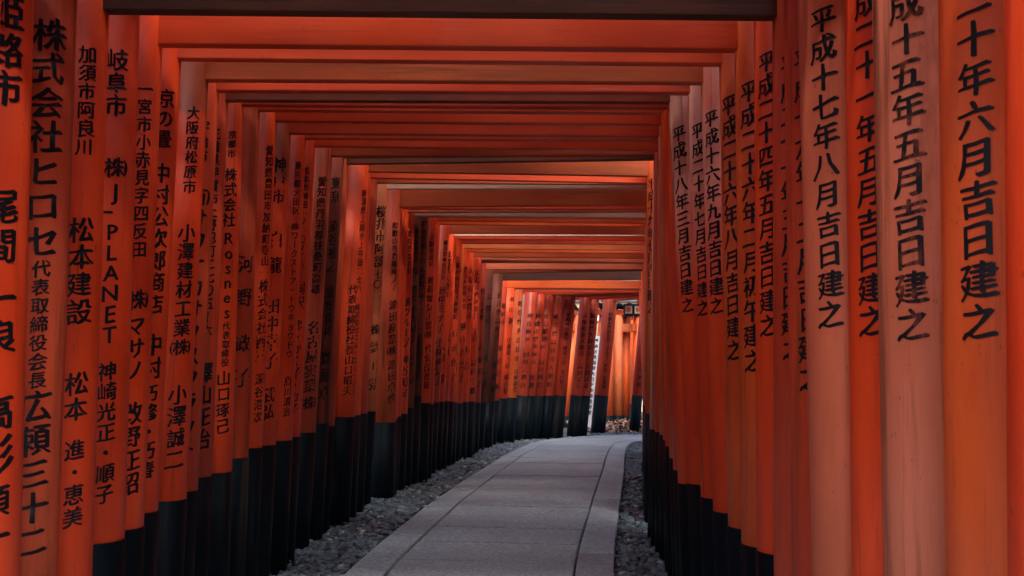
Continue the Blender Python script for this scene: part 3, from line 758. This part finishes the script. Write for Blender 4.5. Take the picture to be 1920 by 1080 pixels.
for i in range(7):
    x = -1.9 + i * .75
    w = link('window', box_mesh('window', (x, -.03, 1.1), (x + .58, -.003, 2.1), .005), TIMB, o)
    link('pane', box_mesh('pane', (x + .05, -.036, 1.15), (x + .53, -.032, 2.05)), mat_plain('window_paper', (.75, .78, .8), .4) if i == 0 else bpy.data.materials['window_paper'], w)
sg = empty('notice_board', (at_Y(1121, 580, 21).x, 21, gh(2, 21))); props(sg, 'yellow and white notice board seen through the gap beside the banner', 'sign')
zt = at_Y(1121, 566, 21).z - sg.location.z; zl = at_Y(1121, 604, 21).z - sg.location.z
link('board', box_mesh('board', (-.20, -.02, zl), (.25, 0, zt), .004), mat_plain('yellow_board', (.30, .22, .06), .6), sg)
link('paper_sheet', box_mesh('paper_sheet', (-.12, -.025, zl + .03), (.05, -.021, zl + .19)), WHITE, sg)
link('post', box_mesh('post', (-.03, .003, -.1), (.03, .05, zt), .004), TIMB, sg)

# ------------------------------------------------------------------ forest round the tunnel
BARK = mat_plain('bark', (.10, .075, .055), .9, 10, .35, (1, 1, .2))
LEAFG = mat_leaf('leaf', ((.035, .07, .02), (.06, .11, .03), (.10, .15, .04)), .5)
crowns = []
for kx in range(3):
    pts = []
    cg = lambda: max(-1.5, min(1.5, random.gauss(0, 1.1)))
    cl = [(cg(), cg(), random.uniform(-1.6, 1.9), random.uniform(.5, 1.0)) for _ in range(26)]
    for _ in range(4200):
        c = random.choice(cl); u = Vector((random.gauss(0, 1), random.gauss(0, 1), random.gauss(0, .8))).normalized() * c[3] * random.uniform(.6, 1)
        pts.append((c[0] + u.x, c[1] + u.y, c[2] + u.z))
    v, t = leaf_cards(pts, .13, 1.0); me = mesh_fast('crown', v, t); me.materials.append(LEAFG); crowns.append(me)
def trunk_mesh(h, r):
    bm = bmesh.new(); rings = []
    for i in range(9):
        u = i / 8; c = Vector((.15 * math.sin(u * 3), .1 * math.cos(u * 4) - .1, u * h - .3)); rr = r * (1.25 - .85 * u) * (1.3 if i == 0 else 1)
        rings.append([bm.verts.new(c + Vector((rr * math.cos(a * math.pi / 5), rr * math.sin(a * math.pi / 5), 0))) for a in range(10)])
    for a, b in zip(rings, rings[1:]):
        for j in range(10): bm.faces.new((a[j], a[(j + 1) % 10], b[(j + 1) % 10], b[j]))
    return bm_mesh('trunk', bm, True)
TR = trunk_mesh(7.0, .2); TR.materials.append(BARK)
def limb_mesh():
    bm = bmesh.new()
    for k_ in range(7):
        a = k_ * 2.4; z = 3.6 + k_ * .42; d = Vector((math.cos(a), math.sin(a), .7)); q = Vector((0, 0, 1)).rotation_difference(d.normalized()).to_matrix().to_4x4()
        bmesh.ops.create_cone(bm, segments=6, radius1=.06, radius2=.015, depth=1.9, matrix=Matrix.Translation(Vector((0, 0, z)) + d * .8) @ q)
    return bm_mesh('limb', bm)
LM = limb_mesh(); LM.materials.append(BARK)
SHR = trunk_mesh(3.0, .09); SHR.materials.append(BARK)
spots = [(-10.5, 1.5, 1.15), (-11.8, 6.0, 1.3), (-10.2, 11.5, 1.1), (-8.5, 17, 1.3), (-5.0, 23.5, 1.2), (9.6, 2.5, 1.2), (9.8, 7.0, 1.35), (5.4, 9.4, 1.35), (10.5, 15.5, 1.3),
         (3.7, 11.6, 1.5), (-1.5, 29, 1.5), (3.5, 33, 1.6), (9.5, 27, 1.5), (-9, 33, 1.6), (-4.5, -6.5, 1.2), (5.5, -5.5, 1.2)]  # trees at the bend and behind the camera are added for shade
where = ['left of the tunnel beside its nearest gates', 'left of the tunnel level with the middle gates', 'left of the tunnel near the last straight gates', 'far left beyond the bend',
 'left of the shrine office', 'on the right bank beside the nearest gates', 'on the right bank, tallest beside the tunnel', 'added on the right bank to shade the bend', 'on the right bank beyond the bend',
 'added to shade the bend from its inner side', 'behind the left end of the shrine office', 'directly behind the shrine office', 'behind the right end of the shrine office', 'farthest left behind the court', 'added left behind the viewpoint to cut light', 'added right behind the viewpoint to cut light']
for i, ((x, y, sc), w) in enumerate(zip(spots, where)):
    o = empty('broadleaf_tree', (x, y, gh(x, y)), random.uniform(0, 6)); o.scale = (sc, sc, sc)
    props(o, 'green broadleaf tree ' + w, 'tree', 'trees around the tunnel')
    tr = link('trunk', TR, None, o); link('limb', LM, None, tr); link('crown', crowns[i % 3], None, o, (0, 0, 6.0), (0, 0, i))

ORD = ['nearest', 'second', 'third', 'fourth', 'fifth', 'sixth', 'seventh', 'eighth', 'ninth', 'tenth']
# unseen shrubs added outside both pillar rows to block low side light
i = 0
for y in [-1.2 + 1.45 * q for q in range(11)]:
    for sg in (-1, 1):
        c = on_path(y + 2.0, sg * 3.05) if y < 12.4 or sg > 0 else on_path(min(y + 2, 15.5), sg * 3.1)
        if sg > 0 and y > 10.5: continue
        if sg < 0 and y > 12.3: continue
        sc = random.uniform(.40, .46)
        o = empty('added_shrub', (c.x, c.y, gh(c.x, c.y)), i * 1.3); o.scale = (sc, sc, sc * 1.05)
        props(o, ('light-blocking shrub added outside the left pillars' if sg < 0 else 'light-blocking shrub added outside the right pillars') + ', ' + ORD[min(i // 2 if i < 18 else 9, 9)] + ' from the viewpoint', 'shrub', 'added shrubs behind the pillar rows')
        link('foliage', crowns[i % 3], None, o, (0, 0, 3.0)); link('stem', SHR, None, o); i += 1
